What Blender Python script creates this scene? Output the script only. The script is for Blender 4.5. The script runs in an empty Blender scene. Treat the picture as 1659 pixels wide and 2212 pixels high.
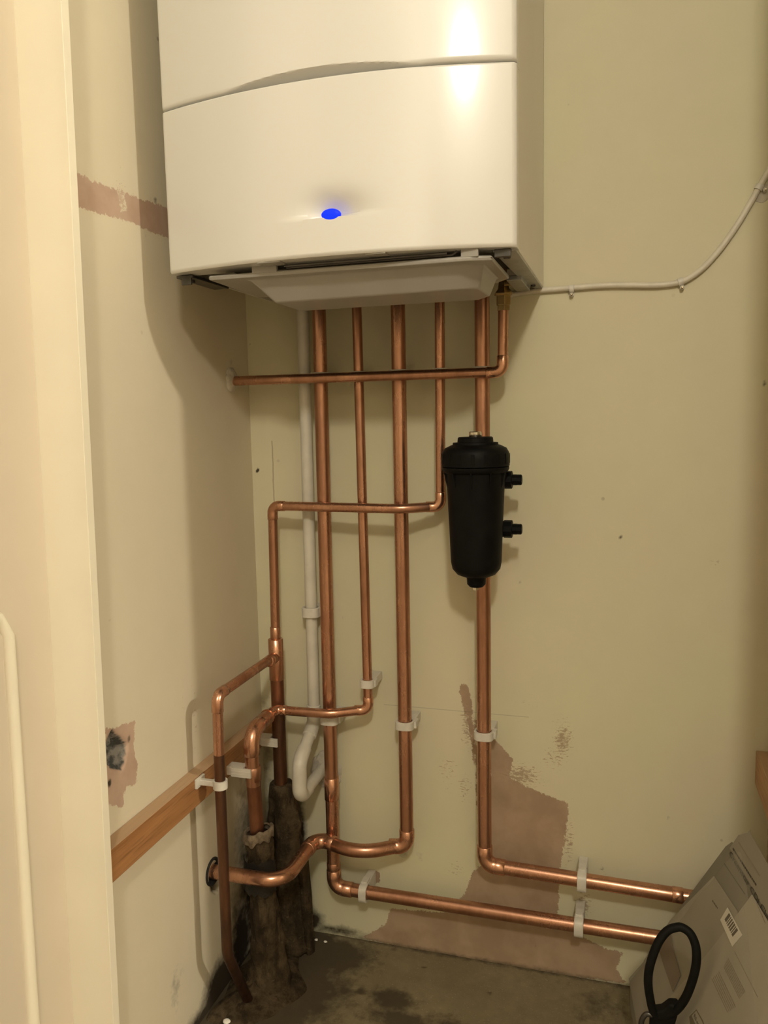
import bpy, math, random
import numpy as np
from mathutils import Vector, Matrix
random.seed(7)
PI = math.pi
H = 0.905                      # camera height above the floor
CAMY = -1.25                   # back wall is the plane y = 0
S = bpy.context.scene
COL = S.collection

# ------------------------------------------------------------------ camera
yaw, pitch, roll = 0.293605859, -0.116134279, 0.0202414806
F = 1750.868
CX, CY = 829.5, 1106.0
RM = np.array(Matrix.Rotation(yaw, 3, 'Z') @ Matrix.Rotation(pitch, 3, 'X') @ Matrix.Rotation(roll, 3, 'Y'))
cam = bpy.data.cameras.new('camera')
cam.sensor_fit = 'HORIZONTAL'; cam.sensor_width = 36; cam.lens = 36 * F / 1659
cam.clip_start = 0.02
co = bpy.data.objects.new('camera', cam); COL.objects.link(co)
m = Matrix.Identity(4)
for i in range(3):
    m[i][0] = RM[i][0]; m[i][1] = RM[i][2]; m[i][2] = -RM[i][1]
m[0][3], m[1][3], m[2][3] = 0, CAMY, H
co.matrix_world = m
S.camera = co

# ------------------------------------------------------------------ world, lamps, exposure
w = bpy.data.worlds.new('world'); S.world = w; w.use_nodes = True
w.node_tree.nodes['Background'].inputs[0].default_value = (1, .8, .55, 1)
w.node_tree.nodes['Background'].inputs[1].default_value = 0.0
def lamp(name, loc, power, size, col):
    l = bpy.data.lights.new(name, 'POINT'); l.energy = power; l.shadow_soft_size = size; l.color = col
    o = bpy.data.objects.new(name, l); o.location = loc; COL.objects.link(o); return o
WARM = (1.0, .92, .765)
lamp('hall_lamp', (.29, -2.12, 1.155 + H), 61, .075, WARM)
lamp('landing_lamp', (2.64, -1.18, 1.34 + H), 140, .04, WARM)
S.view_settings.view_transform = 'Standard'
S.view_settings.look = 'None'
S.view_settings.gamma = 1
S.view_settings.use_curve_mapping = False
S.view_settings.exposure = 0.08

# ------------------------------------------------------------------ helpers
def ray(px, py):
    return RM @ np.array([(px - CX) / F, 1, -(py - CY) / F])
def W(px, py, y):              # point of the plane y = const seen at a pixel (used to survey the room)
    d = ray(px, py); t = (y - CAMY) / d[1]
    return Vector((d[0] * t, y, H + d[2] * t))
def WX(px, py, x):
    d = ray(px, py); t = x / d[0]
    return Vector((x, CAMY + d[1] * t, H + d[2] * t))
def WZ(px, py, z):
    d = ray(px, py); t = (z - H) / d[2]
    return Vector((d[0] * t, CAMY + d[1] * t, z))

class MB:
    def __init__(s): s.v = []; s.f = []
    def add(s, vs, fs):
        n = len(s.v); s.v += [tuple(v) for v in vs]; s.f += [tuple(i + n for i in f) for f in fs]; return s
    def box(s, a, b):
        (x0, y0, z0), (x1, y1, z1) = a, b
        vs = [(x, y, z) for z in (z0, z1) for y in (y0, y1) for x in (x0, x1)]
        return s.add(vs, [(0, 2, 3, 1), (4, 5, 7, 6), (0, 1, 5, 4), (2, 6, 7, 3), (0, 4, 6, 2), (1, 3, 7, 5)])
    def tube(s, pts, r, n=20, caps=True, radii=None, noise=0):
        pts = [Vector(p) for p in pts]
        N = len(pts); T = []
        for i in range(N):
            a = pts[max(i - 1, 0)]; b = pts[min(i + 1, N - 1)]; T.append((b - a).normalized())
        u = T[0].orthogonal().normalized(); vs = []
        for i in range(N):
            u = (u - T[i] * u.dot(T[i])).normalized(); v = T[i].cross(u)
            rr = radii[i] if radii else r
            for k in range(n):
                a = 2 * PI * k / n
                q = rr * (1 + (random.uniform(-noise, noise) if noise else 0))
                vs.append(pts[i] + (u * math.cos(a) + v * math.sin(a)) * q)
        fs = [(i * n + k, i * n + (k + 1) % n, (i + 1) * n + (k + 1) % n, (i + 1) * n + k) for i in range(N - 1) for k in range(n)]
        if caps: fs += [tuple(range(n))[::-1], tuple((N - 1) * n + k for k in range(n))]
        return s.add(vs, fs)
    def lathe(s, prof, base, axis=(0, 0, 1), n=40, caps=True):
        base = Vector(base); ax = Vector(axis).normalized()
        u = ax.orthogonal().normalized(); v = ax.cross(u)
        vs = [base + ax * h + (u * math.cos(2 * PI * k / n) + v * math.sin(2 * PI * k / n)) * r for h, r in prof for k in range(n)]
        N = len(prof)
        fs = [(i * n + k, i * n + (k + 1) % n, (i + 1) * n + (k + 1) % n, (i + 1) * n + k) for i in range(N - 1) for k in range(n)]
        if caps: fs += [tuple(range(n))[::-1], tuple((N - 1) * n + k for k in range(n))]
        return s.add(vs, fs)
    def prism(s, poly, off):
        off = Vector(off); n = len(poly); poly = [Vector(p) for p in poly]
        return s.add(poly + [p + off for p in poly], [tuple(range(n))[::-1], tuple(range(n, 2 * n))] + [(i, (i + 1) % n, n + (i + 1) % n, n + i) for i in range(n)])
    def build(s, name, mat, parent=None, smooth=False, bevel=0, seg=2, angle=40, sub=0):
        me = bpy.data.meshes.new(name); me.from_pydata(s.v, [], s.f); me.update()
        o = bpy.data.objects.new(name, me); COL.objects.link(o)
        if mat: me.materials.append(mat)
        bmfix(me)
        if smooth:
            me.polygons.foreach_set('use_smooth', [True] * len(me.polygons))
            if not sub: me.set_sharp_from_angle(angle=math.radians(angle))
        if bevel:
            b = o.modifiers.new('bevel', 'BEVEL'); b.width = bevel; b.segments = seg; b.limit_method = 'ANGLE'; b.angle_limit = math.radians(40)
            if not smooth:
                me.polygons.foreach_set('use_smooth', [True] * len(me.polygons))
                me.set_sharp_from_angle(angle=math.radians(30)); b.harden_normals = True
        if sub:
            q = o.modifiers.new('sub', 'SUBSURF'); q.levels = sub; q.render_levels = sub
        if parent is not None:
            o.parent = parent; o.matrix_parent_inverse = Matrix.Translation(-Vector(parent.location))
        return o
def bmfix(me):
    import bmesh
    b = bmesh.new(); b.from_mesh(me); bmesh.ops.recalc_face_normals(b, faces=b.faces); b.to_mesh(me); b.free()
def tag(o, label=None, cat=None, group=None, kind=None):
    if label: o['label'] = label
    if cat: o['category'] = cat
    if group: o['group'] = group
    if kind: o['kind'] = kind
    return o
def thing(name, loc, label, cat, group=None):
    o = bpy.data.objects.new(name, None); o.location = loc; o.empty_display_size = .02; COL.objects.link(o)
    return tag(o, label, cat, group)
def struct(o): o['kind'] = 'structure'; return o

# ------------------------------------------------------------------ materials
def newmat(name):
    mt = bpy.data.materials.new(name); mt.use_nodes = True
    return mt, mt.node_tree, mt.node_tree.nodes['Principled BSDF']
def node(nt, typ, **kw):
    n = nt.nodes.new(typ)
    for k, v in kw.items(): setattr(n, k, v)
    return n
def noise(nt, scale, detail=4, rough=.55, vec=None, dist=0):
    n = node(nt, 'ShaderNodeTexNoise'); n.inputs['Scale'].default_value = scale; n.inputs['Detail'].default_value = detail
    n.inputs['Roughness'].default_value = rough; n.inputs['Distortion'].default_value = dist
    if vec is None:
        vec = node(nt, 'ShaderNodeTexCoord').outputs['Object']
    nt.links.new(vec, n.inputs['Vector'])
    return n.outputs['Fac']
def math_(nt, op, a, b=0.0, c=0.0, clamp=False):
    n = node(nt, 'ShaderNodeMath', operation=op); n.use_clamp = clamp
    for i, v in enumerate((a, b, c)):
        if isinstance(v, (int, float)): n.inputs[i].default_value = v
        else: nt.links.new(v, n.inputs[i])
    return n.outputs[0]
def ramp(nt, fac, lo, hi, clo=0.0, chi=1.0):
    n = node(nt, 'ShaderNodeMapRange'); n.clamp = True
    nt.links.new(fac, n.inputs['Value'])
    n.inputs['From Min'].default_value = lo; n.inputs['From Max'].default_value = hi
    n.inputs['To Min'].default_value = clo; n.inputs['To Max'].default_value = chi
    return n.outputs['Result']
def mix(nt, fac, a, b):
    n = node(nt, 'ShaderNodeMix', data_type='RGBA')
    if isinstance(fac, (int, float)): n.inputs[0].default_value = fac
    else: nt.links.new(fac, n.inputs[0])
    for i, v in ((6, a), (7, b)):
        if isinstance(v, tuple): n.inputs[i].default_value = (*v, 1) if len(v) == 3 else v
        else: nt.links.new(v, n.inputs[i])
    return n.outputs[2]
def bump(nt, bs, h, strength=.3, dist=.001):
    b = node(nt, 'ShaderNodeBump'); b.inputs['Strength'].default_value = strength; b.inputs['Distance'].default_value = dist
    nt.links.new(h, b.inputs['Height']); nt.links.new(b.outputs[0], bs.inputs['Normal'])
def simple(name, col, rough=.5, metal=0, var=.08, scale=30, bmp=0, spec=.5, coat=0):
    mt, nt, bs = newmat(name)
    n = noise(nt, scale)
    c = mix(nt, ramp(nt, n, .35, .65), tuple(x * (1 - var) for x in col), tuple(min(1, x * (1 + var)) for x in col))
    nt.links.new(c, bs.inputs['Base Color'])
    bs.inputs['Roughness'].default_value = rough; bs.inputs['Metallic'].default_value = metal
    bs.inputs['Specular IOR Level'].default_value = spec
    if coat: bs.inputs['Coat Weight'].default_value = coat; bs.inputs['Coat Roughness'].default_value = .11
    if bmp: bump(nt, bs, noise(nt, scale * 6), bmp)
    return mt

def copper(name, base, dark, amount, rough=.3):
    mt, nt, bs = newmat(name)
    tc = node(nt, 'ShaderNodeTexCoord').outputs['Object']
    mp = node(nt, 'ShaderNodeMapping'); mp.inputs['Scale'].default_value = (1, 1, .25); nt.links.new(tc, mp.inputs[0])
    n1 = noise(nt, 26, 6, .65, mp.outputs[0]); n2 = noise(nt, 160, 3, .6, mp.outputs[0]); n3 = noise(nt, 7, 3, .5, tc)
    k = math_(nt, 'ADD', math_(nt, 'MULTIPLY', n1, .6), math_(nt, 'ADD', math_(nt, 'MULTIPLY', n2, .12), math_(nt, 'MULTIPLY', n3, .28)))
    c = mix(nt, ramp(nt, k, .36, .66, 0, amount), base, dark)
    nt.links.new(c, bs.inputs['Base Color'])
    bs.inputs['Metallic'].default_value = .92
    nt.links.new(ramp(nt, k, .35, .65, rough - .06, rough + .14), bs.inputs['Roughness'])
    bump(nt, bs, n1, .04, .0005)
    return mt
M = {}
M['copper'] = copper('copper', (.62, .34, .225), (.25, .12, .07), .85, .25)
M['copper_shiny'] = copper('copper_fitting', (.70, .39, .26), (.32, .155, .09), .6, .22)
M['copper_old'] = copper('copper_tarnished', (.20, .10, .06), (.05, .032, .022), 1, .42)
M['copper_dull'] = copper('copper_dull', (.40, .18, .105), (.16, .07, .04), 1, .38)
M['boiler'] = simple('boiler_enamel', (.70, .695, .665), .32, 0, .004, 3, coat=.5)
M['boiler_side'] = simple('boiler_side_paint', (.74, .71, .62), .4, 0, .02, 6)
M['blackvoid'] = simple('boiler_inside_black', (.012, .012, .012), .6)
M['tray'] = simple('tray_plastic', (.35, .335, .305), .35, 0, .03, 20)
M['tray'].node_tree.nodes['Principled BSDF'].inputs['Subsurface Weight'].default_value = .3
M['tray'].node_tree.nodes['Principled BSDF'].inputs['Subsurface Radius'].default_value = (.01, .01, .01)
M['metal'] = simple('zinc_metal', (.38, .38, .37), .38, .9, .12, 60)
M['metal_dark'] = simple('dark_metal', (.10, .095, .09), .35, .8, .15, 60)
M['brass'] = simple('brass', (.42, .31, .15), .35, .95, .15, 90)
M['chrome'] = simple('nickel', (.75, .70, .60), .18, 1, .03, 60)
M['white_pipe'] = simple('white_plastic_pipe', (.58, .555, .48), .42, 0, .05, 40, .05)
M['clip'] = simple('clip_plastic', (.60, .575, .51), .4, 0, .06, 70)
M['cable'] = simple('cable_pvc', (.62, .58, .48), .45, 0, .05, 60)
M['filter'] = simple('black_plastic', (.005, .005, .005), .5, 0, .2, 50, .02, spec=.10)
M['loop'] = simple('black_rubber', (.007, .007, .006), .6, 0, .2, 80, .1, spec=.12)
M['filler'] = simple('filler', (.52, .48, .40), .85, 0, .12, 90, .5)
M['plaster_crumb'] = simple('crumb', (.75, .72, .66), .8, 0, .1, 90, .3)
M['gloss_paint'] = simple('cream_gloss_paint', (.78, .73, .59), .38, 0, .02, 8, .02)
M['door_paint'] = simple('door_paint', (.60, .53, .42), .42, 0, .02, 8, .02)
M['hall_paint'] = simple('hall_paint', (.50, .45, .35), .8, 0, .04, 3)
M['hall_carpet'] = simple('hall_carpet', (.30, .24, .17), .95, 0, .2, 200, .4)
M['ceiling_paint'] = simple('ceiling_paint', (.60, .57, .50), .9, 0, .03, 3)
M['void'] = simple('hole_void', (.006, .005, .004), .9)
M['foam'] = simple('black_foam', (.012, .011, .010), .8, 0, .3, 120, .4)

def wood(name, a, b):
    mt, nt, bs = newmat(name)
    tc = node(nt, 'ShaderNodeTexCoord').outputs['Object']
    mp = node(nt, 'ShaderNodeMapping'); mp.inputs['Scale'].default_value = (16, 1.2, 16); nt.links.new(tc, mp.inputs[0])
    n = noise(nt, 5, 6, .6, mp.outputs[0], .5)
    mp2 = node(nt, 'ShaderNodeMapping'); mp2.inputs['Scale'].default_value = (60, 2.5, 60); nt.links.new(tc, mp2.inputs[0])
    n2 = noise(nt, 6, 3, .5, mp2.outputs[0])
    c = mix(nt, ramp(nt, n, .35, .65), a, b)
    c = mix(nt, ramp(nt, n2, .52, .7, 0, .55), c, tuple(x * .45 for x in b))
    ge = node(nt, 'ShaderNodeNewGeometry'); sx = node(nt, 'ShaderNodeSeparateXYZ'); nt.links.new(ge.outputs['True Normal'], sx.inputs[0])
    c = mix(nt, ramp(nt, sx.outputs['Z'], .7, .9, 0, .6), c, (.50, .37, .24))      # upward faces painted paler, standing in for light from above
    nt.links.new(c, bs.inputs['Base Color']); bs.inputs['Roughness'].default_value = .55
    bump(nt, bs, n2, .2, .0006)
    return mt
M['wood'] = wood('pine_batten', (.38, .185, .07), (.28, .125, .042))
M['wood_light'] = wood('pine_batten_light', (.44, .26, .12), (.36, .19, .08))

# walls: colour of paint, bare plaster and grime and dark areas come from surveyed outlines stored on the mesh
def wallmat(name, paint, paint2, plaster, plaster2, dirt_dark_col, pencil=False):
    mt, nt, bs = newmat(name)
    tc = node(nt, 'ShaderNodeTexCoord').outputs['Object']
    def att(a):
        n = node(nt, 'ShaderNodeAttribute'); n.attribute_name = a; return n.outputs['Fac']
    big = noise(nt, 3.2, 3, .5, tc)
    c = mix(nt, ramp(nt, big, .38, .62), paint, paint2)
    # faint roller texture and specks
    n70 = noise(nt, 75, 5, .65, tc); n260 = noise(nt, 260, 4, .7, tc); n25 = noise(nt, 22, 4, .6, tc)
    c = mix(nt, ramp(nt, n25, .3, .7, 0, .12), c, tuple(x * .8 for x in paint))
    # bare plaster where the signed distance (plus ragged noise) is below zero
    ragged = math_(nt, 'ADD', att('plaster'), math_(nt, 'ADD', math_(nt, 'MULTIPLY', math_(nt, 'SUBTRACT', n70, .5), .014), math_(nt, 'MULTIPLY', math_(nt, 'SUBTRACT', n260, .5), .010)))
    pm = ramp(nt, ragged, -.0006, .0006, 1, 0)
    pc = mix(nt, ramp(nt, noise(nt, 13, 4, .6, tc), .4, .6), plaster, plaster2)
    c = mix(nt, pm, c, pc)
    # scraped paint: speckled
    sc = math_(nt, 'MULTIPLY', ramp(nt, math_(nt, 'ADD', math_(nt, 'MULTIPLY', n260, .55), math_(nt, 'MULTIPLY', n70, .45)), .50, .54), 1.0)
    mp = node(nt, 'ShaderNodeMapping'); mp.inputs['Scale'].default_value = (1, 1, 2.6); nt.links.new(tc, mp.inputs[0])
    scn = noise(nt, 120, 5, .7, mp.outputs[0], .4)
    thr = math_(nt, 'SUBTRACT', .68, math_(nt, 'MULTIPLY', att('scrape'), .28))
    sm = math_(nt, 'MULTIPLY', ramp(nt, math_(nt, 'SUBTRACT', scn, thr), 0, .08), ramp(nt, att('scrape'), .02, .12))
    c = mix(nt, math_(nt, 'MULTIPLY', sm, .8), c, plaster2)
    # grime, the dark pipe hole and the floor-line bands
    dn = math_(nt, 'ADD', math_(nt, 'MULTIPLY', n25, .5), math_(nt, 'MULTIPLY', n70, .5))
    dm = ramp(nt, math_(nt, 'ADD', att('dirt_dark'), math_(nt, 'MULTIPLY', math_(nt, 'SUBTRACT', dn, .5), 1.3)), .25, .85)
    dm = math_(nt, 'MULTIPLY', dm, ramp(nt, att('dirt_dark'), .0, .15))
    c = mix(nt, dm, c, dirt_dark_col)
    # small separate specks
    vo = node(nt, 'ShaderNodeTexVoronoi'); vo.inputs['Scale'].default_value = 15; nt.links.new(tc, vo.inputs['Vector'])
    spk = math_(nt, 'MULTIPLY', ramp(nt, vo.outputs['Distance'], .028, .05, 1, 0), ramp(nt, noise(nt, 4.3, 2, .5, tc), .52, .6))
    c = mix(nt, math_(nt, 'MULTIPLY', spk, .5), c, tuple(x * .4 for x in plaster2))
    if pencil:
        sx = node(nt, 'ShaderNodeSeparateXYZ'); nt.links.new(tc, sx.inputs[0])
        zz = math_(nt, 'ABSOLUTE', math_(nt, 'SUBTRACT', sx.outputs['Z'], H - .4765))
        ln = math_(nt, 'MULTIPLY', ramp(nt, zz, .0004, .0009, 1, 0), math_(nt, 'MULTIPLY', math_(nt, 'GREATER_THAN', sx.outputs['X'], -.385), math_(nt, 'LESS_THAN', sx.outputs['X'], -.145)))
        c = mix(nt, math_(nt, 'MULTIPLY', ln, .3), c, (.10, .09, .08))
        # crack beside the corner filler band
        xx = math_(nt, 'ABSOLUTE', math_(nt, 'ADD', math_(nt, 'SUBTRACT', sx.outputs['X'], -.5715), math_(nt, 'MULTIPLY', math_(nt, 'SUBTRACT', n25, .5), .006)))
        cr = math_(nt, 'MULTIPLY', ramp(nt, xx, .0005, .0016, 1, 0), math_(nt, 'MULTIPLY', math_(nt, 'GREATER_THAN', sx.outputs['Z'], H - .15), math_(nt, 'LESS_THAN', sx.outputs['Z'], H - .035)))
        c = mix(nt, math_(nt, 'MULTIPLY', cr, .5), c, (.18, .13, .07))
    nt.links.new(mix(nt, ramp(nt, att('hole'), .35, .6), c, mix(nt, ramp(nt, n70, .42, .58), (.05, .05, .045), (.20, .185, .16))), bs.inputs['Base Color'])
    bs.inputs['Roughness'].default_value = .72
    bs.inputs['Specular IOR Level'].default_value = .3
    bump(nt, bs, math_(nt, 'ADD', math_(nt, 'MULTIPLY', n70, .5), math_(nt, 'SUBTRACT', math_(nt, 'MULTIPLY', n260, .25), math_(nt, 'MULTIPLY', pm, .5))), .25, .0012)
    return mt
M['wall'] = wallmat('magnolia_wall', (.625, .60, .415), (.63, .58, .425), (.41, .30, .205), (.33, .235, .155), (.045, .033, .02), True)
M['wall_l'] = wallmat('magnolia_wall_pinker', (.645, .585, .445), (.63, .57, .43), (.43, .30, .225), (.49, .36, .275), (.04, .03, .02))

def sdist(P, poly):
    # signed distance (negative inside) of points P (n,2) to a polygon
    poly = np.array(poly, float); d = np.full(len(P), 1e9); ins = np.zeros(len(P), bool)
    n = len(poly)
    for i in range(n):
        a = poly[i]; b = poly[(i + 1) % n]; e = b - a; wv = P - a
        t = np.clip((wv @ e) / (e @ e), 0, 1); q = wv - t[:, None] * e
        d = np.minimum(d, np.hypot(q[:, 0], q[:, 1]))
        c = ((a[1] > P[:, 1]) != (b[1] > P[:, 1]))
        xx = (b[0] - a[0]) * (P[:, 1] - a[1]) / (b[1] - a[1] + 1e-12) + a[0]
        ins ^= (c & (P[:, 0] < xx))
    return np.where(ins, -d, d)
def blob(P, c, sx, sz, ang=0):
    dx = P[:, 0] - c[0]; dz = P[:, 1] - c[1]; ca, sa = math.cos(ang), math.sin(ang)
    u = dx * ca + dz * sa; v = -dx * sa + dz * ca
    return np.exp(-((u / sx) ** 2 + (v / sz) ** 2))
def gridwall(name, mat, us, vs, tofn, fields, disp=None):
    U, V = np.meshgrid(us, vs); P = np.stack([U.ravel(), V.ravel()], 1)
    d = disp(P) if disp else np.zeros(len(P))
    co = np.array([tofn(p[0], p[1], q) for p, q in zip(P, d)])
    nu, nv = len(us), len(vs)
    fs = [(j * nu + i, j * nu + i + 1, (j + 1) * nu + i + 1, (j + 1) * nu + i) for j in range(nv - 1) for i in range(nu - 1)]
    me = bpy.data.meshes.new(name); me.from_pydata(co.tolist(), [], fs); me.materials.append(mat)
    for k, fn in fields.items():
        a = me.attributes.new(k, 'FLOAT', 'POINT'); a.data.foreach_set('value', fn(P).astype(np.float32))
    me.polygons.foreach_set('use_smooth', [True] * len(me.polygons)); me.update()
    o = bpy.data.objects.new(name, me); COL.objects.link(o); return struct(o)

XL, XR = -.609, .206
def bk(pts): return [(W(x, y, 0).x, W(x, y, 0).z) for x, y in pts]
def lf(pts): return [(WX(x, y, XL).y, WX(x, y, XL).z) for x, y in pts]

# ------------------------------------------------------------------ back wall
bp1 = bk([(1028, 1555), (1040, 1590), (1072, 1600), (1108, 1640), (1100, 1678), (1130, 1695), (1180, 1718), (1230, 1737), (1221, 1800), (1214, 1850), (1208, 1900), (1204, 1985), (1255, 2022), (1300, 2045), (1345, 2058), (1331, 2095), (1353, 2124), (1107, 2094), (891, 2052), (780, 2026), (835, 1995), (842, 1962), (962, 1972), (1005, 1930), (1020, 1885), (1040, 1868), (1028, 1700)])
bp2 = bk([(988, 1474), (1012, 1476), (1022, 1520), (1026, 1580), (1034, 1680), (1022, 1650), (1008, 1560), (996, 1520)])
bp3 = bk([(795, 1880), (822, 1878), (826, 1908), (800, 1912)])
def f_plaster(P): return np.minimum(sdist(P, bp1), np.minimum(sdist(P, bp2) + .002, sdist(P, bp3) + .003))
def f_scrape(P):
    o = np.zeros(len(P))
    for (x, y), sx, sz, k in (((1125, 1675), .035, .022, 1), ((1215, 1600), .016, .035, 1), ((1195, 1640), .02, .02, .7), ((1010, 1560), .012, .05, .9), ((965, 1665), .018, .035, .55), ((1005, 1700), .012, .03, .7), ((1262, 1950), .012, .022, 1), ((1140, 1515), .02, .015, .35), ((985, 1880), .02, .02, .5), ((1230, 1820), .008, .05, .8), ((1300, 1880), .012, .012, .5), ((1545, 1215), .008, .006, .8)):
        p = W(x, y, 0); o = np.maximum(o, k * blob(P, (p.x, p.z), sx, sz))
    return o
def f_dirt_dark(P):
    o = np.zeros(len(P))
    for (x, y), sx, sz, k in (((645, 1800), .014, .075, 1.3), ((640, 1770), .016, .03, 1.3), ((600, 1850), .035, .14, 1.1), ((612, 1780), .022, .05, 1.1), ((640, 1900), .012, .07, .6), ((660, 1985), .035, .022, 1.3), ((590, 1990), .06, .05, 1.4), ((730, 2010), .05, .010, .9), ((575, 1600), .02, .10, .5)):
        p = W(x, y, 0); o = np.maximum(o, k * blob(P, (p.x, p.z), sx, sz))
    for (x, y), s, k in (((557, 1015), .0022, 1.6), ((1340, 1160), .0015, .9), ((1445, 1767), .003, .7), ((1125, 1256), .003, .6), ((1300, 1876), .004, .6), ((740, 1335), .003, .4), ((541, 742), .002, .8), ((1652, 828), .003, .9), ((868, 1832), .015, .5), ((905, 1850), .012, .35), ((1395, 1275), .012, .18), ((930, 1190), .004, .3), ((1155, 2042), .003, .5)):
        p = W(x, y, 0); o = np.maximum(o, k * blob(P, (p.x, p.z), s, s * 1.4))
    o = np.maximum(o, .55 * np.exp(-((P[:, 1] - .0) / .006) ** 2))  # wall darkens in a thin band at the floor line
    return o
us = np.arange(XL, XR + .001, .005); vs = np.concatenate([np.arange(-.02, 1.7, .005), np.arange(1.7, 2.42, .02)])
us[-1] = XR
def d_back(P):    # slight hand-trowelled waviness and the filled corner band
    band = .0015 * (1 / (1 + np.exp((P[:, 0] + .577) / .0015)))
    return band + .0006 * np.sin(P[:, 0] * 17 + 1) * np.sin(P[:, 1] * 9)
zero = lambda P: np.zeros(len(P))
gridwall('wall_back', M['wall'], us, vs, lambda u, v, d: (u, -d, v), dict(plaster=f_plaster, scrape=f_scrape, dirt_dark=f_dirt_dark, hole=zero), d_back)

# ------------------------------------------------------------------ left wall
lp = lf([(140, 366), (166, 376), (230, 402), (300, 427), (354, 447), (378, 462), (380, 520), (357, 511), (321, 499), (262, 472), (215, 461), (171, 448), (140, 440)])
lq = lf([(228, 1572), (245, 1572), (292, 1556), (289, 1620), (298, 1652), (296, 1690), (270, 1705), (266, 1742), (252, 1742), (228, 1730)])
lh = lf([(229, 1600), (236, 1590), (243, 1572), (250, 1585), (262, 1592), (270, 1602), (274, 1608), (272, 1630), (268, 1655), (262, 1664), (240, 1660), (229, 1645)])
lb = lf([(452, 1893), (458, 1870), (470, 1858), (482, 1865), (486, 1890), (480, 1920), (466, 1929), (455, 1920)])
lfil = lf([(486, 800), (502, 796), (515, 812), (515, 832), (506, 846), (490, 836)])
lsq = lf([(250, 404), (270, 412), (279, 462), (259, 460)])
def l_pl(P): return np.minimum(np.maximum(sdist(P, lp), -.0035 - sdist(P, lsq)), np.minimum(sdist(P, lq), sdist(P, lfil) + .004))
def l_hole(P): return np.clip(.5 - sdist(P, lh) / .006, 0, 1)
def l_disp(P):
    h = np.clip(-sdist(P, lh) / .004, 0, 1); b = np.clip(-sdist(P, lb) / .002, 0, 1)
    rr = np.random.RandomState(3).uniform(.6, 1.2, len(P))
    return -h * .016 * rr - b * .05 + .0006 * np.sin(P[:, 0] * 21) * np.sin(P[:, 1] * 7)
def l_dirt_dark(P):
    o = np.zeros(len(P))
    o = np.maximum(o, 1.6 * np.clip(-sdist(P, lb) / .002, 0, 1))  # pipe hole coloured dark to stand in for its shade
    for (x, y), sx, sz, k in (((480, 2130), .06, .05, 1.5), ((440, 2215), .10, .035, 1.3), ((540, 1900), .05, .2, .9), ((520, 2030), .05, .09, 1.0), ((380, 2150), .03, .05, .35), ((500, 790), .014, .02, .35), ((465, 1900), .01, .02, .8)):
        p = WX(x, y, XL); o = np.maximum(o, k * blob(P, (p.y, p.z), sx, sz))
    for (x, y), s, k in (((335, 432), .004, .9), ((326, 430), .002, .8), ((262, 360), .002, .5), ((236, 1692), .004, 1.2), ((278, 1596), .004, .8), ((236, 1340), .003, .5), ((378, 700), .003, .25)):
        p = WX(x, y, XL); o = np.maximum(o, k * blob(P, (p.y, p.z), s, s * 1.3))
    o = np.maximum(o, .9 * np.exp(-((P[:, 1]) / .012) ** 2) * (P[:, 0] > -.36))  # darker band along the foot of the wall
    return o
def l_scr(P):
    o = np.zeros(len(P))
    for (x, y), sx, sz, k in (((262, 430), .010, .02, 1.1), ((420, 1560), .01, .06, .5), ((395, 1530), .008, .03, .4)):
        p = WX(x, y, XL); o = np.maximum(o, k * blob(P, (p.y, p.z), sx, sz))
    return o
us = np.append(np.arange(-.50, -.001, .004), 0.0)
vs = np.concatenate([np.arange(-.02, 1.3, .004), np.arange(1.3, 2.42, .06)])
gridwall('wall_left', M['wall_l'], us, vs, lambda u, v, d: (XL + d, u, v), dict(plaster=l_pl, scrape=l_scr, dirt_dark=l_dirt_dark, hole=l_hole), l_disp)

# ------------------------------------------------------------------ floor
def floormat():
    mt, nt, bs = newmat('concrete')
    tc = node(nt, 'ShaderNodeTexCoord').outputs['Object']
    a = node(nt, 'ShaderNodeAttribute'); a.attribute_name = 'stain'
    n1 = noise(nt, 9, 6, .6, tc); n2 = noise(nt, 60, 6, .65, tc); n3 = noise(nt, 400, 3, .6, tc)
    c = mix(nt, ramp(nt, n1, .38, .62), (.235, .195, .11), (.175, .145, .08))
    c = mix(nt, ramp(nt, n2, .3, .7, 0, .45), c, (.13, .10, .06))
    c = mix(nt, ramp(nt, n3, .62, .7, 0, .5), c, (.36, .32, .24))
    st = math_(nt, 'ADD', a.outputs['Fac'], math_(nt, 'MULTIPLY', math_(nt, 'SUBTRACT', math_(nt, 'ADD', math_(nt, 'MULTIPLY', n1, .4), math_(nt, 'MULTIPLY', n2, .6)), .5), 1.5))
    m_ = math_(nt, 'MULTIPLY', ramp(nt, st, .35, .75), ramp(nt, a.outputs['Fac'], .02, .2))
    c = mix(nt, math_(nt, 'MULTIPLY', m_, .85), c, (.042, .030, .016))
    nt.links.new(c, bs.inputs['Base Color']); bs.inputs['Roughness'].default_value = .8
    bump(nt, bs, math_(nt, 'ADD', n2, math_(nt, 'MULTIPLY', n3, .3)), .35, .002)
    return mt
M['concrete'] = floormat()
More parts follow.
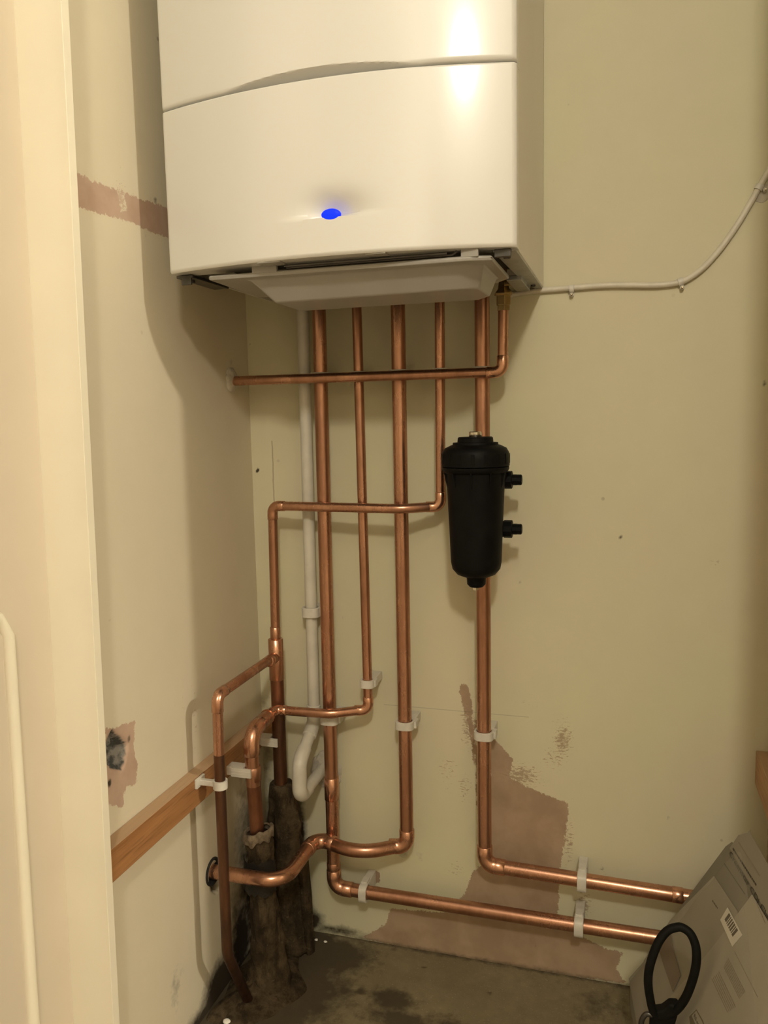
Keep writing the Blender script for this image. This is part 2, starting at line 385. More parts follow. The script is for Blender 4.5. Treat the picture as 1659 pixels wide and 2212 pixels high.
def fl_stain_band(P):
    o = np.zeros(len(P))
    for (x, y), s1, s2, k in (((640, 2060), .10, .07, 1.2), ((560, 2120), .13, .12, 1.7), ((700, 2060), .09, .05, 1.3), ((660, 2030), .07, .05, 1.1), ((850, 2160), .05, .035, .9), ((700, 2090), .06, .03, .7), ((780, 2140), .012, .010, .9), ((960, 2205), .04, .03, .7), ((745, 2138), .014, .012, .9), ((880, 2052), .006, .004, 1), ((850, 2050), .005, .004, .8), ((915, 2088), .006, .004, .9), ((1058, 2144), .006, .004, .9), ((1290, 2180), .07, .07, .5), ((1200, 2120), .08, .02, .4), ((870, 2205), .08, .03, .9), ((480, 2210), .12, .06, 1.3)):
        p = WZ(x, y, 0); o = np.maximum(o, k * blob(P, (p.x, p.y), s1, s2))
    return np.maximum(o, .7 * np.exp(-((P[:, 1]) / .010) ** 2))  # plus a narrow darker band along the back wall
us = np.arange(-.70, .30, .006); vs = np.arange(-.45, .0101, .006)
def f_disp(P):
    rr = np.random.RandomState(5).uniform(-1, 1, len(P))
    return .0012 * np.sin(P[:, 0] * 31) * np.sin(P[:, 1] * 27) + .0003 * rr - .0012
gridwall('floor', M['concrete'], us, vs, lambda u, v, d: (u, v, d), dict(stain=fl_stain_band), f_disp)

# ------------------------------------------------------------------ rest of the room round the camera
def bx(name, a, b, mat, bevel=0): return struct(MB().box(a, b).build(name, mat, None, bevel=bevel))
ZT = 2.40
bx('wall_right', (XR, -.44, -.02), (XR + .10, .02, ZT), M['wall'])
bx('floor_hall', (-1.7, -3.3, -.03), (3.4, -.45, -.003), M['hall_carpet'])
bx('ceiling', (-1.7, -3.3, ZT), (3.4, .05, ZT + .04), M['ceiling_paint'])
bx('wall_front_right', (XR + .10, -.44, -.02), (3.4, -.37, ZT), M['hall_paint'])
bx('wall_front_left', (-1.7, -.46, -.02), (-.735, -.35, ZT), M['hall_paint'])
bx('wall_header', (-.69, -.46, 2.06), (XR, -.42, ZT), M['hall_paint'])
bx('wall_hall_rear', (-1.7, -3.4, -.02), (3.4, -3.3, ZT), M['hall_paint'])
bx('wall_hall_left', (-1.8, -3.4, -.02), (-1.7, -.35, ZT), M['hall_paint'])
bx('wall_hall_right', (3.4, -3.4, -.02), (3.5, -.43, ZT), M['hall_paint'])
bx('trim_1', (.192, -.457, 0), (XR + .02, -.42, 2.40), M['gloss_paint'], .003)          # right-hand door lining

# door lining seen edge-on at the left: two-step timber, leaning very slightly
def prism_z(name, xy0, xy1, mat, z0=0, z1=2.06, bevel=.002):
    n = len(xy0)
    mb = MB().add([(x, y, z0) for x, y in xy0] + [(x, y, z1) for x, y in xy1], [tuple(range(n)), tuple(range(n, 2 * n))] + [(i, (i + 1) % n, n + (i + 1) % n, n + i) for i in range(n)])
    return mb.build(name, mat, None, bevel=bevel)
YD = -.50
_a, _b, _c, _d = W(30, 0, YD), W(160, 2212, YD), W(148, 0, YD), W(259, 2212, YD)
def leanl(z): return _b.x + (_a.x - _b.x) * (z - _b.z) / (_a.z - _b.z)
def lean(z): return _d.x + (_c.x - _d.x) * (z - _d.z) / (_c.z - _d.z)
_c, _d = W(148, 0, YD + .012), W(259, 2212, YD + .012)
def sect(z):
    a, b = leanl(z), lean(z); c = a + (b - a) * .55
    return [(a, YD + .012), (a, YD - .0012), (c, YD - .0012), (c + .006, YD), (b, YD), (b, YD + .012), (XL - .003, YD + .016), (XL - .003, YD + .012)]
struct(prism_z('trim_2', sect(0), sect(2.06), M['gloss_paint'], bevel=.0006))

# door opened back against the hall, with one raised and fielded panel moulding
dr = MB()
def dx(z): return leanl(z) + .0006
door = bpy.data.objects.new('door_1', None); door.location = (-.70, -.45, 0); COL.objects.link(door); struct(door)
sl = MB().add([(dx(0), (YD + .004), .01), (dx(2.0), (YD + .004), 2.0), (dx(2.0) - .02, -1.14, 2.0), (dx(0) - .02, -1.14, .01),
               (dx(0) - .04, (YD + .004), .01), (dx(2.0) - .04, (YD + .004), 2.0), (dx(2.0) - .06, -1.14, 2.0), (dx(0) - .06, -1.14, .01)],
              [(0, 1, 2, 3), (4, 5, 6, 7), (0, 1, 5, 4), (1, 2, 6, 5), (2, 3, 7, 6), (3, 0, 4, 7)])
sl.build('door_leaf', M['door_paint'], door, bevel=.002)
def moulding(z0, z1, y0, y1):
    mb = MB()
    def p(y, z): return Vector((dx(z) - .02 * ((YD + .004) - y) / .704, y, z))
    c = [(y0, z0), (y0, z1 - .03), (y0 - .012, z1 - .009), (y0 - .035, z1), (y1, z1), (y1, z0)]
    pts = [p(*q) for q in c] + [p(*c[0])]
    mb.tube(pts, .007, 10)
    return mb
moulding(.12, .90 - .185, -.565, -1.02).build('panel_moulding', M['gloss_paint'], door, smooth=True)
moulding(1.02, 1.80, -.60, -1.02).build('panel_moulding', M['gloss_paint'], door, smooth=True)

# ------------------------------------------------------------------ boiler
def z(v): return v + H
BL, BR_, BZ0, BZ1, YE, BOW = -.5628, -.1228, z(.187), z(.965), -.312, .033
def yb(x):
    u = (x - BL) / (BR_ - BL); return YE - BOW * (1 - (2 * u - 1) ** 2)
bo = thing('combi_boiler', (-.3426, -.15, BZ0), 'large glossy white wall-hung boiler with a glowing blue light on its bowed front', 'boiler')
SEAM = z(.3835)
def panel(name, z0, z1, carve):
    mb = MB(); nx, t = 170, .004; upper = z1 > z(.6)
    xs = np.linspace(BL, BR_, nx + 1)
    zs = np.concatenate([np.linspace(z0, z0 + .035, 36), np.linspace(z0 + .05, z1 - .004, 30), np.linspace(z1 - .003, z1, 4)]) if upper else np.concatenate([np.linspace(z0, z1 - .008, int((z1 - z0) / .0024)), np.linspace(z1 - .007, z1, 8)])
    nz = len(zs) - 1
    vs = []
    for zz in zs:
        for x in xs:
            y = yb(x)
            # rounded rim
            for dd, e in ((x - BL, .003), (BR_ - x, .003), (zz - z0, .0055 if upper else .003), (z1 - zz, .0022)):
                if dd < e: y += e - math.sqrt(max(0, e * e - (e - dd) ** 2))
            if carve: y += carve(x, zz)
            vs.append((x, y, zz))
    n = nx + 1
    fs = [(j * n + i, j * n + i + 1, (j + 1) * n + i + 1, (j + 1) * n + i) for j in range(nz) for i in range(nx)]
    mb.add(vs, fs)
    # return flanges: sides, bottom and top edge strips
    for j in range(nz):
        for i, sx in ((0, BL), (nx, BR_)):
            a = vs[j * n + i]; b = vs[(j + 1) * n + i]
            mb.add([a, b, (sx, YE + .018, b[2]), (sx, YE + .018, a[2])], [(0, 1, 2, 3)])
    for jj in (0, nz):
        row = vs[jj * n:jj * n + n]
        k = len(row)
        mb.add(row + [(x, YE + (.024 if not upper else .010), zz) for x, y, zz in row], [(i, i + 1, k + i + 1, k + i) for i in range(k - 1)])
    return mb
def grip(x, zz):
    # finger recess: the underside of the upper panel curls inwards
    u = (x + .3475) / .120
    if abs(u) >= 1: return 0
    h = .0105 * (1 - u * u) ** .75; d = .022 * (1 - u * u) ** .75
    v = 1 - (zz - SEAM) / max(h, 1e-4)
    return d * v ** .85 if v > 0 else 0
def scoop(x, zz):
    y = 0
    # hollow above the status light
    ux = (x + .3305) / .050; zc = z(.2335)
    if zz > zc - .0035:
        v = (zz - zc) / .030
        if v < 0: y += .016 * math.exp(-ux * ux * 2.2) * (1 + v / .15) if 1 + v / .15 > 0 else 0
        else: y += .016 * math.exp(-ux * ux * 2.2) * math.exp(-v * v * 2.2)
    return y
panel('lower_front_panel', BZ0, SEAM - .0009, scoop).build('lower_front_panel', M['boiler'], bo, smooth=True, angle=50)
panel('upper_front_panel', SEAM + .0009, BZ1, grip).build('upper_front_panel', M['boiler'], bo, smooth=True, angle=50)
MB().add([(x, yb(x) + .0240, zz) for zz in (SEAM - .012, SEAM + .012) for x in np.linspace(BL + .003, BR_ - .003, 41)], [(i, i + 1, 42 + i, 41 + i) for i in range(40)]).build('seam_backing', M['boiler_side'], bo)
# casing behind: sides, top, back and a chassis plate painted black for the unlit cavity
cs = MB()
cs.box((BL + .001, YE + .014, BZ0 + .004), (BL + .0035, -.004, BZ1)).box((BR_ - .0035, YE + .014, BZ0 - .0), (BR_ - .001, -.004, BZ1))
cs.box((BL + .001, YE + .014, BZ1 - .003), (BR_ - .001, -.004, BZ1)).box((BL + .001, -.007, BZ0 + .01), (BR_ - .001, -.002, BZ1))
cs.build('casing', M['boiler_side'], bo, bevel=.0008)
MB().box((BL + .006, YE + .03, z(.215)), (BR_ - .006, -.009, z(.222))).box((BL + .006, YE + .026, z(.20)), (BR_ - .006, YE + .029, z(.90))).build('chassis', M['blackvoid'], bo)
# status light
lt, nt, bs = newmat('blue_status_light')
bs.inputs['Base Color'].default_value = (.002, .006, .25, 1); bs.inputs['Emission Color'].default_value = (.0, .035, 1, 1); bs.inputs['Emission Strength'].default_value = 1.0; bs.inputs['Specular IOR Level'].default_value = .2
ly = yb(-.3305)
mb = MB(); n = 40; cz = z(.2325)
prof = [(1.0, .0045), (1.0, .0008), (.9, -.0003), (.5, -.0010), (.0, -.0013)]
vs = []
for r_, dy in prof:
    for k in range(n):
        a = 2 * PI * k / n; zz = r_ * .0064 * math.sin(a)
        vs.append((-.3305 + .0115 * r_ * math.cos(a), ly + dy, cz + zz))
mb.add(vs, [(i * n + k, i * n + (k + 1) % n, (i + 1) * n + (k + 1) % n, (i + 1) * n + k) for i in range(len(prof) - 1) for k in range(n)])
tag(mb.build('status_light', lt, bo, smooth=True), 'glowing blue oval status light')
# bottom: translucent drip tray, hinge rods, brackets
t = MB()
zt, zb = z(.180), z(.146)
top = [(-.505, -.318), (-.175, -.318), (-.150, -.310), (-.150, -.175), (-.168, -.150), (-.470, -.150), (-.512, -.165)]
rim = [(x, y, zt) for x, y in top]
rim2 = [(x, y, zt - .006) for x, y in top]
mid = [(-.455, -.305, zt - .0065), (-.185, -.305, zt - .0065), (-.163, -.292, zt - .0065), (-.163, -.190, zt - .0065), (-.183, -.175, zt - .0065), (-.44, -.175, zt - .0065), (-.465, -.19, zt - .0065)]
bot = [(-.430, -.284, zb), (-.195, -.284, zb + .002), (-.172, -.272, zb + .003), (-.168, -.215, zb + .002), (-.185, -.200, zb), (-.420, -.200, zb), (-.430, -.212, zb)]
k = 7
t.add(rim + rim2 + mid + bot, [tuple(range(7))] + [(a * k + i, a * k + (i + 1) % k, (a + 1) * k + (i + 1) % k, (a + 1) * k + i) for a in range(3) for i in range(k)] + [tuple(range(3 * k, 4 * k))])
ob = t.build('drip_tray', M['tray'], bo, bevel=.003, seg=3)
for x0, x1 in ((-.445, -.412), (-.185, -.165)):
    MB().box((x0, -.318, zt - .002), (x1, -.312, zt + .014)).build('tray_tab', M['tray'], ob, bevel=.001)
# recessed channel in the tray floor
MB().box((-.405, -.2875, zb + .005), (-.300, -.2845, zb + .018)).build('tray_recess', M['tray'], ob, bevel=.0015)
rod = MB()
rod.tube([(-.40, -.321, z(.1835)), (-.20, -.321, z(.1835))], .0016, 10).tube([(-.40, -.314, z(.1825)), (-.195, -.314, z(.1825)), (-.19, -.314, z(.186))], .0016, 10)
rod.build('hinge_rod', M['metal_dark'], bo, smooth=True)
for x0, x1 in ((-.428, -.398), (-.292, -.268)):
    MB().box((x0, -.338, BZ0 - .0015), (x1, -.316, BZ0 + .001)).build('panel_catch', M['tray'], bo, bevel=.0006)
br = MB().add([(-.151, -.300, z(.1845)), (-.1245, -.300, z(.1845)), (-.1245, -.006, z(.1845)), (-.135, -.006, z(.1845)), (-.144, -.05, z(.1845)),
               (-.151, -.300, z(.188)), (-.1245, -.300, z(.188)), (-.1245, -.006, z(.188)), (-.135, -.006, z(.188)), (-.144, -.05, z(.188))],
              [(0, 1, 2, 3, 4), (5, 6, 7, 8, 9)] + [(i, (i + 1) % 5, 5 + (i + 1) % 5, 5 + i) for i in range(5)])
b1 = br.build('bottom_bracket', M['metal'], bo, bevel=.0006)
MB().lathe([(0, .0045), (.002, .0045), (.003, .0035)], (-.139, -.272, z(.1845)), (0, 0, -1), 16).build('screw', M['metal_dark'], b1, smooth=True)
MB().lathe([(0, .0035), (.002, .0035), (.003, .0025)], (-.134, -.045, z(.1845)), (0, 0, -1), 16).build('screw', M['metal_dark'], b1, smooth=True)
MB().box((-.149, -.305, z(.178)), (-.130, -.299, z(.187)))  .build('bracket_lip', M['metal_dark'], b1, bevel=.0008)
b2 = MB().box((BL + .003, -.300, z(.1825)), (BL + .026, -.20, z(.186))).box((BL + .010, -.300, z(.174)), (BL + .024, -.297, z(.184))).build('bottom_bracket', M['metal_dark'], bo, bevel=.0006)
MB().lathe([(0, .004), (.003, .004), (.0035, .003)], (BL + .014, -.280, z(.1825)), (0, 0, -1), 14).build('screw', M['metal_dark'], b2, smooth=True)
MB().box((-.160, -.130, z(.179)), (-.140, -.03, z(.186))).build('rear_bracket', M['metal'], bo, bevel=.001)

# ------------------------------------------------------------------ pipes
def fillet(pts, rad, seg=10):
    pts = [Vector(p) for p in pts]; out = [pts[0]]; arcs = []
    for i in range(1, len(pts) - 1):
        a, b, c = pts[i - 1], pts[i], pts[i + 1]
        r = rad[i] if isinstance(rad, dict) else rad
        d1 = (a - b).normalized(); d2 = (c - b).normalized()
        ang = d1.angle(d2)
        tl = r / math.tan(ang / 2)
        p0 = b + d1 * tl; p1 = b + d2 * tl
        bis = (d1 + d2).normalized(); ctr = b + bis * (r / math.sin(ang / 2))
        v0 = p0 - ctr; v1 = p1 - ctr; tot = v0.angle(v1); ax = v0.cross(v1).normalized()
        arc = [ctr + Matrix.Rotation(tot * k / seg, 3, ax) @ v0 for k in range(seg + 1)]
        out += arc; arcs.append((arc, d1, d2))
    out.append(pts[-1]); return out, arcs
def densify(pts, step=.03):
    o = [pts[0]]
    for a, b in zip(pts, pts[1:]):
        n = max(1, int((b - a).length / step))
        o += [a.lerp(b, k / n) for k in range(1, n + 1)]
    return o
def run(parent, pts, r, rad=.013, fit=None, mat='copper', fmat='copper_shiny', name='tube', leg=.010, elbow='elbow', ek=1.12):
    """straight copper with bends; corners listed in fit get a soldered elbow fitting"""
    path, arcs = fillet(pts, rad)
    MB().tube(densify(path), r, 24).build(name, M[mat], parent, smooth=True)
    for i, (arc, d1, d2) in enumerate(arcs):
        if fit is not None and i + 1 not in fit: continue
        p = [arc[0] + d1 * leg] + [arc[0] + d1 * .0005] + arc + [arc[-1] + d2 * .0005] + [arc[-1] + d2 * leg]
        rr = [r * ek] * len(p)
        mb = MB()
        q0 = arc[0] + d1 * (leg + .0008); q1 = arc[-1] + d2 * (leg + .0008)
        mb.tube([q0] + p + [q1], r, 24, radii=[r * 1.02] + rr + [r * 1.02])
        mb.build(elbow, M[fmat], parent, smooth=True, angle=60)
def coupling(parent, a, b, r, mat='copper_shiny', name='coupling', k=1.12):
    a, b = Vector(a), Vector(b); d = (b - a).normalized(); L = (b - a).length
    MB().lathe([(-.0008, r * 1.01), (0, r * k), (L, r * k), (L + .0008, r * 1.01)], a, d, 28).build(name, M[mat], parent, smooth=True, angle=60)

R22, R15 = .011, .0075
ZB = z(.195)
YP = -.045
# 1: leftmost 22 mm pipe, down and away to the right behind the bag
p1 = thing('copper_pipe', (-.463, YP, z(-.78)), 'thick copper pipe beside the white pipe, turning into the lower long horizontal pipe', 'pipe')
run(p1, [(-.4635, YP, ZB), (-.4655, YP, z(-.787)), (.200, YP, z(-.787))], R22, .018, leg=.014)
coupling(p1, (-.465, YP, z(-.592)), (-.465, YP, z(-.630)), R22)
coupling(p1, (-.4655, YP, z(-.742)), (-.4655, YP, z(-.757)), R22, 'copper', k=1.05)
# 3: middle 22 mm pipe, swan-necked across to the left wall
p3 = thing('copper_pipe', (-.336, YP, z(-.70)), 'thick copper pipe under mid boiler, its foot snaking left into the black hole', 'pipe')
zs_ = z(-.694)
run(p3, [(-.336, YP, ZB), (-.3365, YP, zs_ - .002), (-.352, YP - .004, zs_ - .002), (-.408, YP - .046, zs_), (-.476, YP - .0185, zs_)] , R22, {1: .016, 2: .05, 3: .07}, fit=[1], name='tube', leg=.013)
run(p3, [(-.462, YP - .0235, zs_), (-.4895, YP - .014, zs_), (-.4895, -.196, zs_), (-.660, -.196, zs_)], R22, {1: .020, 2: .034}, fit=[1], name='tube', leg=.012)
# 2: 15 mm pipe that turns left low down and rises over into the lagged 22 mm pipe
p2 = thing('copper_pipe', (-.40, YP, z(-.48)), 'thin copper pipe second from the left, curling over into a thick lagged pipe', 'pipe')
z2 = z(-.471); X2 = -.5475
run(p2, [(-.4015, YP, ZB), (-.3975, YP, z2), (-.412, YP - .004, z2), (-.452, YP - .030, z2), (-.500, YP - .033, z2), (-.5385, YP - .033, z2)], R15, {1: .012, 2: .035, 3: .06, 4: .06}, fit=[1], leg=.010)
run(p2, [(-.5200, YP - .033, z2), (X2, YP - .033, z2), (X2, YP - .062, z2 - .001)], R15, .012, leg=.008)
MB().tube([(X2, YP - .050, z2), (X2, YP - .056, z2 - .0005), (X2, YP - .062, z2 - .001)], R15, 24, radii=[R15 * 1.14, R22 * .9, R22 * 1.1]).build('reducer', M['copper_shiny'], p2, smooth=True)
run(p2, [(X2, YP - .058, z2 - .001), (X2, -.168, z2 - .005), (X2, -.166, z(-.560))], R22, .024, leg=.012)
run(p2, [(X2, -.166, z(-.545)), (X2, -.156, z(-.69)), (-.545, -.145, .03)], R22, .05, fit=[], mat='copper_dull')
coupling(p2, (X2, -.1655, z(-.530)), (X2, -.1645, z(-.552)), R22, 'copper')
# 4: 15 mm pipe, left, down through the tee; a thin branch comes forward and drops to the floor
p4 = thing('copper_pipe', (-.555, YP, z(-.30)), 'thin copper pipe from beside the black filter, crossing left and down through a tee', 'pipe')
z4 = z(-.138); X4 = -.552; YL = -.056
run(p4, [(-.2712, YP, ZB), (-.2735, YP, z4 + .0005), (-.288, YP - .003, z4 + .0005), (-.330, YP - .027, z4 - .0005), (-.400, YP - .024, z4), (-.549, YL, z4), (X4, YL, z(-.37))], R15, {1: .012, 2: .035, 3: .06, 4: .06, 5: .012}, fit=[1, 5], leg=.010)
coupling(p4, (X4, YL, z(-.339)), (X4, YL, z(-.363)), R15)
coupling(p4, (X4, YL, z(-.359)), (X4, YL, z(-.427)), R22, 'copper_shiny', 'tee')
coupling(p4, (X4, YL - .004, z(-.388)), (X4, YL - .030, z(-.388)), R15 * 1.12, 'copper_shiny', 'tee_branch')
run(p4, [(X4, YL, z(-.39)), (X4, YL, z(-.56)), (X4 + .002, YL + .004, .03)], R22, .05, fit=[], mat='copper_dull', name='lower_tube')
tag(MB().tube([(X4, YL, z(-.474)), (X4, YL, z(-.610))], R22 * 1.02, 24).build('tube_tarnished', M['copper_old'], p4, smooth=True), 'blackened stretch of pipe')
zb4 = z(-.386)
run(p4, [(X4, YL - .02, zb4), (X4, -.258, zb4), (X4, -.260, z(-.46))], R15, .013, leg=.011, name='branch_tube')
run(p4, [(X4, -.2598, z(-.44)), (X4, -.2605, z(-.55))], R15, .05, fit=[], mat='copper', name='branch_tube')
o_ = MB().tube(densify(fillet([(X4, -.2602, z(-.472)), (X4, -.263, z(-.776)), (-.553, -.200, .006)], .05)[0]), R15 * 1.03, 24).build('branch_tube_tarnished', M['copper_old'], p4, smooth=True)
tag(o_, 'dark tarnished lower length of the thin branch')
# 5: 22 mm pipe behind the filter, down and right
p5 = thing('copper_pipe', (-.208, YP, z(-.70)), 'thick copper pipe behind the black filter, turning into the upper long horizontal pipe', 'pipe')
run(p5, [(-.2080, YP, ZB), (-.2090, YP, z(-.7085)), (.200, YP, z(-.717))], R22, .018, leg=.014)
coupling(p5, (.0725, YP, z(-.7140)), (.0865, YP, z(-.7143)), R22, k=1.06)
# 6: gas pipe
YG = -.066
p6 = thing('copper_pipe', (-.17, YG, z(.06)), 'thin copper pipe from the brass valve, crossing in front to the left wall', 'pipe')
run(p6, [(-.1735, YG, z(.160)), (-.1750, YG, z(.0615)), (XL - .02, YG, z(.0625))], R15, .012, leg=.011)
gv = MB().lathe([(-.004, R15 * 1.02), (-.004, .0095), (.004, .0095), (.004, .0108), (.017, .0108), (.018, .014), (.020, .014), (.027, .0085), (.040, .007), (.040, .0055), (.055, .0055)], (-.1735, YG, z(.152)), (0, 0, 1), 6)
tag(gv.build('gas_valve', M['brass'], p6, bevel=.0004), 'dull brass valve')
MB().box((-.171, YG - .014, z(.181)), (-.158, YG - .006, z(.186))).build('valve_lever', M['brass'], p6, bevel=.001)
# white overflow pipe
YW = -.030
RW = .0098
pw = thing('overflow_pipe', (-.485, YW, z(-.55)), 'white plastic overflow pipe with an angled foot turning back into the wall', 'pipe')
wx0 = W(655, 700, YW); wx1 = W(679, 1560, YW)
xb = -.493
run(pw, [(wx0.x, YW, ZB), (wx1.x, YW, z(-.506)), (-.4960, -.105, z(-.545)), (-.4960, -.108, z(-.603)), (-.4960, .01, z(-.598))], RW, {1: .022, 2: .022, 3: .016}, fit=[1, 2, 3], mat='white_pipe', fmat='white_pipe', leg=.016, ek=1.2)
# collars of filler where pipes enter walls
def lump(c, rx, ry, rz, seed, name, mat, label, cat, nu=22, nv=14, amp=.35, parent=None):
    rnd = random.Random(seed); mb = MB(); vs = []
    for j in range(nv + 1):
        th = PI * j / nv
        for i in range(nu):
            ph = 2 * PI * i / nu
            q = 1 + rnd.uniform(-amp, amp) * math.sin(th)
            vs.append((c[0] + rx * q * math.sin(th) * math.cos(ph), c[1] + ry * q * math.sin(th) * math.sin(ph), c[2] + rz * q * math.cos(th)))
    mb.add(vs, [(j * nu + i, j * nu + (i + 1) % nu, (j + 1) * nu + (i + 1) % nu, (j + 1) * nu + i) for j in range(nv) for i in range(nu)])
    o = mb.build(name, M[mat], parent, smooth=True, sub=1)
    if label: tag(o, label, cat)
    return o
lump((-.4900, -.001, z(-.601)), .027, .007, .034, 11, 'filler_collar', 'filler', 'ragged white filler where the white plastic pipe enters the back wall', 'filler')
lump((XL + .001, YG, z(.064)), .007, .017, .020, 12, 'filler_collar', 'filler', 'small white filler ring where the high crossing pipe enters the left wall', 'filler', amp=.2)
# black foam sleeve in the left-wall hole
sv = MB()
for rr in (.0195,):
    sv.lathe([(-.03, .0125), (-.03, .021), (.001, .0215), (.003, .0195), (.0, .0165), (-.012, .0125)], (XL + .001, -.196, zs_), (1, 0, 0), 28, caps=False)
tag(sv.build('foam_sleeve', M['foam'], None, smooth=True), 'black foam sleeve round the snaking pipe where it enters the left wall', 'pipe sleeve')

# ------------------------------------------------------------------ pipe clips
def clip(label, group, pos, r, axis, wall_d, w=.013, matl='clip', tail=1):
    """snap-on pipe clip; axis 'z' for vertical pipes, 'x' for horizontal ones; backed on to the wall behind (+y)"""
    t = thing('pipe_clip', pos, label, 'pipe clip', group)
    x, y, zc = pos
    mb = MB()
    def P(u, v, h):   # u across the pipe, v towards the wall, h along the pipe
        return (x + u, y + v, zc + h) if axis == 'z' else (x + h, y + v, zc + u)
    n = 36; ro = r + .0042; ri = r + .0006
    vs = []
    for k in range(n):
        a = 2 * PI * k / n
        # slightly squared ring
        c, s_ = math.cos(a), math.sin(a)
        q = (abs(c) ** 3.0 + abs(s_) ** 3.0) ** (-1 / 3.0)
        for rad, hh in ((ri, -w / 2), (ro * q, -w / 2), (ro * q, w / 2), (ri, w / 2)):
            vs.append(P(rad * c, rad * s_, hh))
    mb.add(vs, [(k * 4 + a, k * 4 + (a + 1) % 4, ((k + 1) % n) * 4 + (a + 1) % 4, ((k + 1) % n) * 4 + a) for k in range(n) for a in range(4)])
    mb.build('ring', M[matl], t, bevel=.0009)
    mb = MB(); d = -y - ro + .002
    a = P(-ro * .75, ro - .002, -w * .5); b = P(ro * .95, -y, w * .5)
    mb.box(tuple(min(p, q) for p, q in zip(a, b)), tuple(max(p, q) for p, q in zip(a, b)))
    a = P(ro * .80, -.002, -w * .42); b = P(ro * 1.22, ro * 1.0, w * .42)
    mb.box(tuple(min(p, q) for p, q in zip(a, b)), tuple(max(p, q) for p, q in zip(a, b)))
    mb.build('base', M[matl], t, bevel=.0009)
    return t
clip('white clip part-hidden behind the curled thin pipe, next to the white pipe', None, (-.4645, YP, z(-.492)), R22, 'z', 0)
clip('small white clip holding the thin second pipe just above its curl', None, (-.3978, YP, z(-.4255)), R15, 'z', 0)
clip('white clip half way down the thick pipe under the middle of the boiler', None, (-.3360, YP, z(-.4885)), R22, 'z', 0)
clip('white clip on the thick pipe below the black filter, above the bare plaster', None, (-.2088, YP, z(-.4935)), R22, 'z', 0)
clip('white collar clip on the white plastic overflow pipe', None, (W(673, 1311, YW).x, YW, z(-.316)), RW + .001, 'z', 0, w=.016)
clip('white clip at the left end of the lowest horizontal copper pipe', None, (-.412, YP, z(-.787)), R22, 'x', 0, w=.013)
clip('white clip on the upper low pipe, directly above its twin, by the right', None, (-.0585, YP, z(-.7125)), R22, 'x', 0, w=.014)
clip('white clip at the right of the lowest copper pipe, below its twin', None, (-.0625, YP, z(-.787)), R22, 'x', 0, w=.014)
for x_, r_, nm in ((-.4636, R22, 'thick pipe beside the white pipe'), (-.4012, R15, 'thin second pipe'), (-.3360, R22, 'thick middle pipe'), (-.2718, R15, 'thin pipe above the filter'), (-.2080, R22, 'thick pipe nearest the brass valve')):
    clip('pale clip peeping over the high crossing pipe, on the ' + nm, None, (x_, YP, z(.0655)), r_, 'z', 0, w=.012)
# clips that fix the left-hand pipes to the batten
def side_clip(label, c, r, xw, L=.030, w=.014):
    t = thing('pipe_clip', c, label, 'pipe clip')
    x, y, zc = c
    mb = MB()
    mb.box((x - L, y - r - .0045, zc - w / 2), (x + .003, y - r - .0008, zc + w / 2))
    for hh in (-.0022, .0022):
        mb.box((x - L, y - r - .0050, zc + hh - .0007), (x + .003, y - r - .0044, zc + hh + .0007))
    mb.build('strap', M['clip'], t, bevel=.0006)
    mb = MB().box((xw, y - r - .0012, zc - w / 2), (x - r - .0006, y + r * .6, zc + w / 2))
    mb.build('base', M['clip'], t, bevel=.0008)
BAT = -.587
side_clip('ridged white strap clip on the curled-over thick pipe, against the timber batten', (X2, -.165, z(-.5365)), R22, BAT)
side_clip('ridged white strap clip on the pipe below the tee, nearest the corner', (X4, YL, z(-.532)), R22, BAT, L=.027)
t = thing('pipe_clip', (X4, -.26, z(-.516)), 'small white saddle clip holding the thin dark branch pipe to the batten', 'pipe clip')
MB().lathe([(0, R15 + .0006), (0, R15 + .003), (.012, R15 + .003), (.012, R15 + .0006)], (X4, -.2604, z(-.522)), (0, 0, 1), 24).build('ring', M['clip'], t, smooth=True)
MB().box((BAT, -.264, z(-.520)), (-.561, -.256, z(-.512))).box((BAT, -.272, z(-.523)), (BAT + .004, -.248, z(-.509))).build('base', M['clip'], t, bevel=.001)

# ------------------------------------------------------------------ timber battens
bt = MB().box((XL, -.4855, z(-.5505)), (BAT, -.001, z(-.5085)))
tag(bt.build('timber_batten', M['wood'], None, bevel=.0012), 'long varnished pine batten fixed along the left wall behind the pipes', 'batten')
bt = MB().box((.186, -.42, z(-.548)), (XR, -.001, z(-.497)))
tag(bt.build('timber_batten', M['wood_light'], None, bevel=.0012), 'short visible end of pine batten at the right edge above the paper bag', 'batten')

# ------------------------------------------------------------------ magnetic filter
FX, FY = -.2083, -.105
fz = z(-.0615)
ft = thing('magnetic_filter', (FX, FY, z(-.2)), 'black magnetic water filter canister hanging in front of a copper pipe', 'filter')
body = [(-.170, .0), (-.170, .018), (-.166, .028), (-.158, .0345), (-.148, .0365), (-.095, .0385), (-.030, .0415), (-.020, .0425), (-.018, .0455), (-.014, .0475), (-.011, .0475)]
MB().lathe([(h, max(r, .0005)) for h, r in body], (FX, FY, fz), (0, 0, 1), 56).build('canister', M['filter'], ft, smooth=True, angle=35)
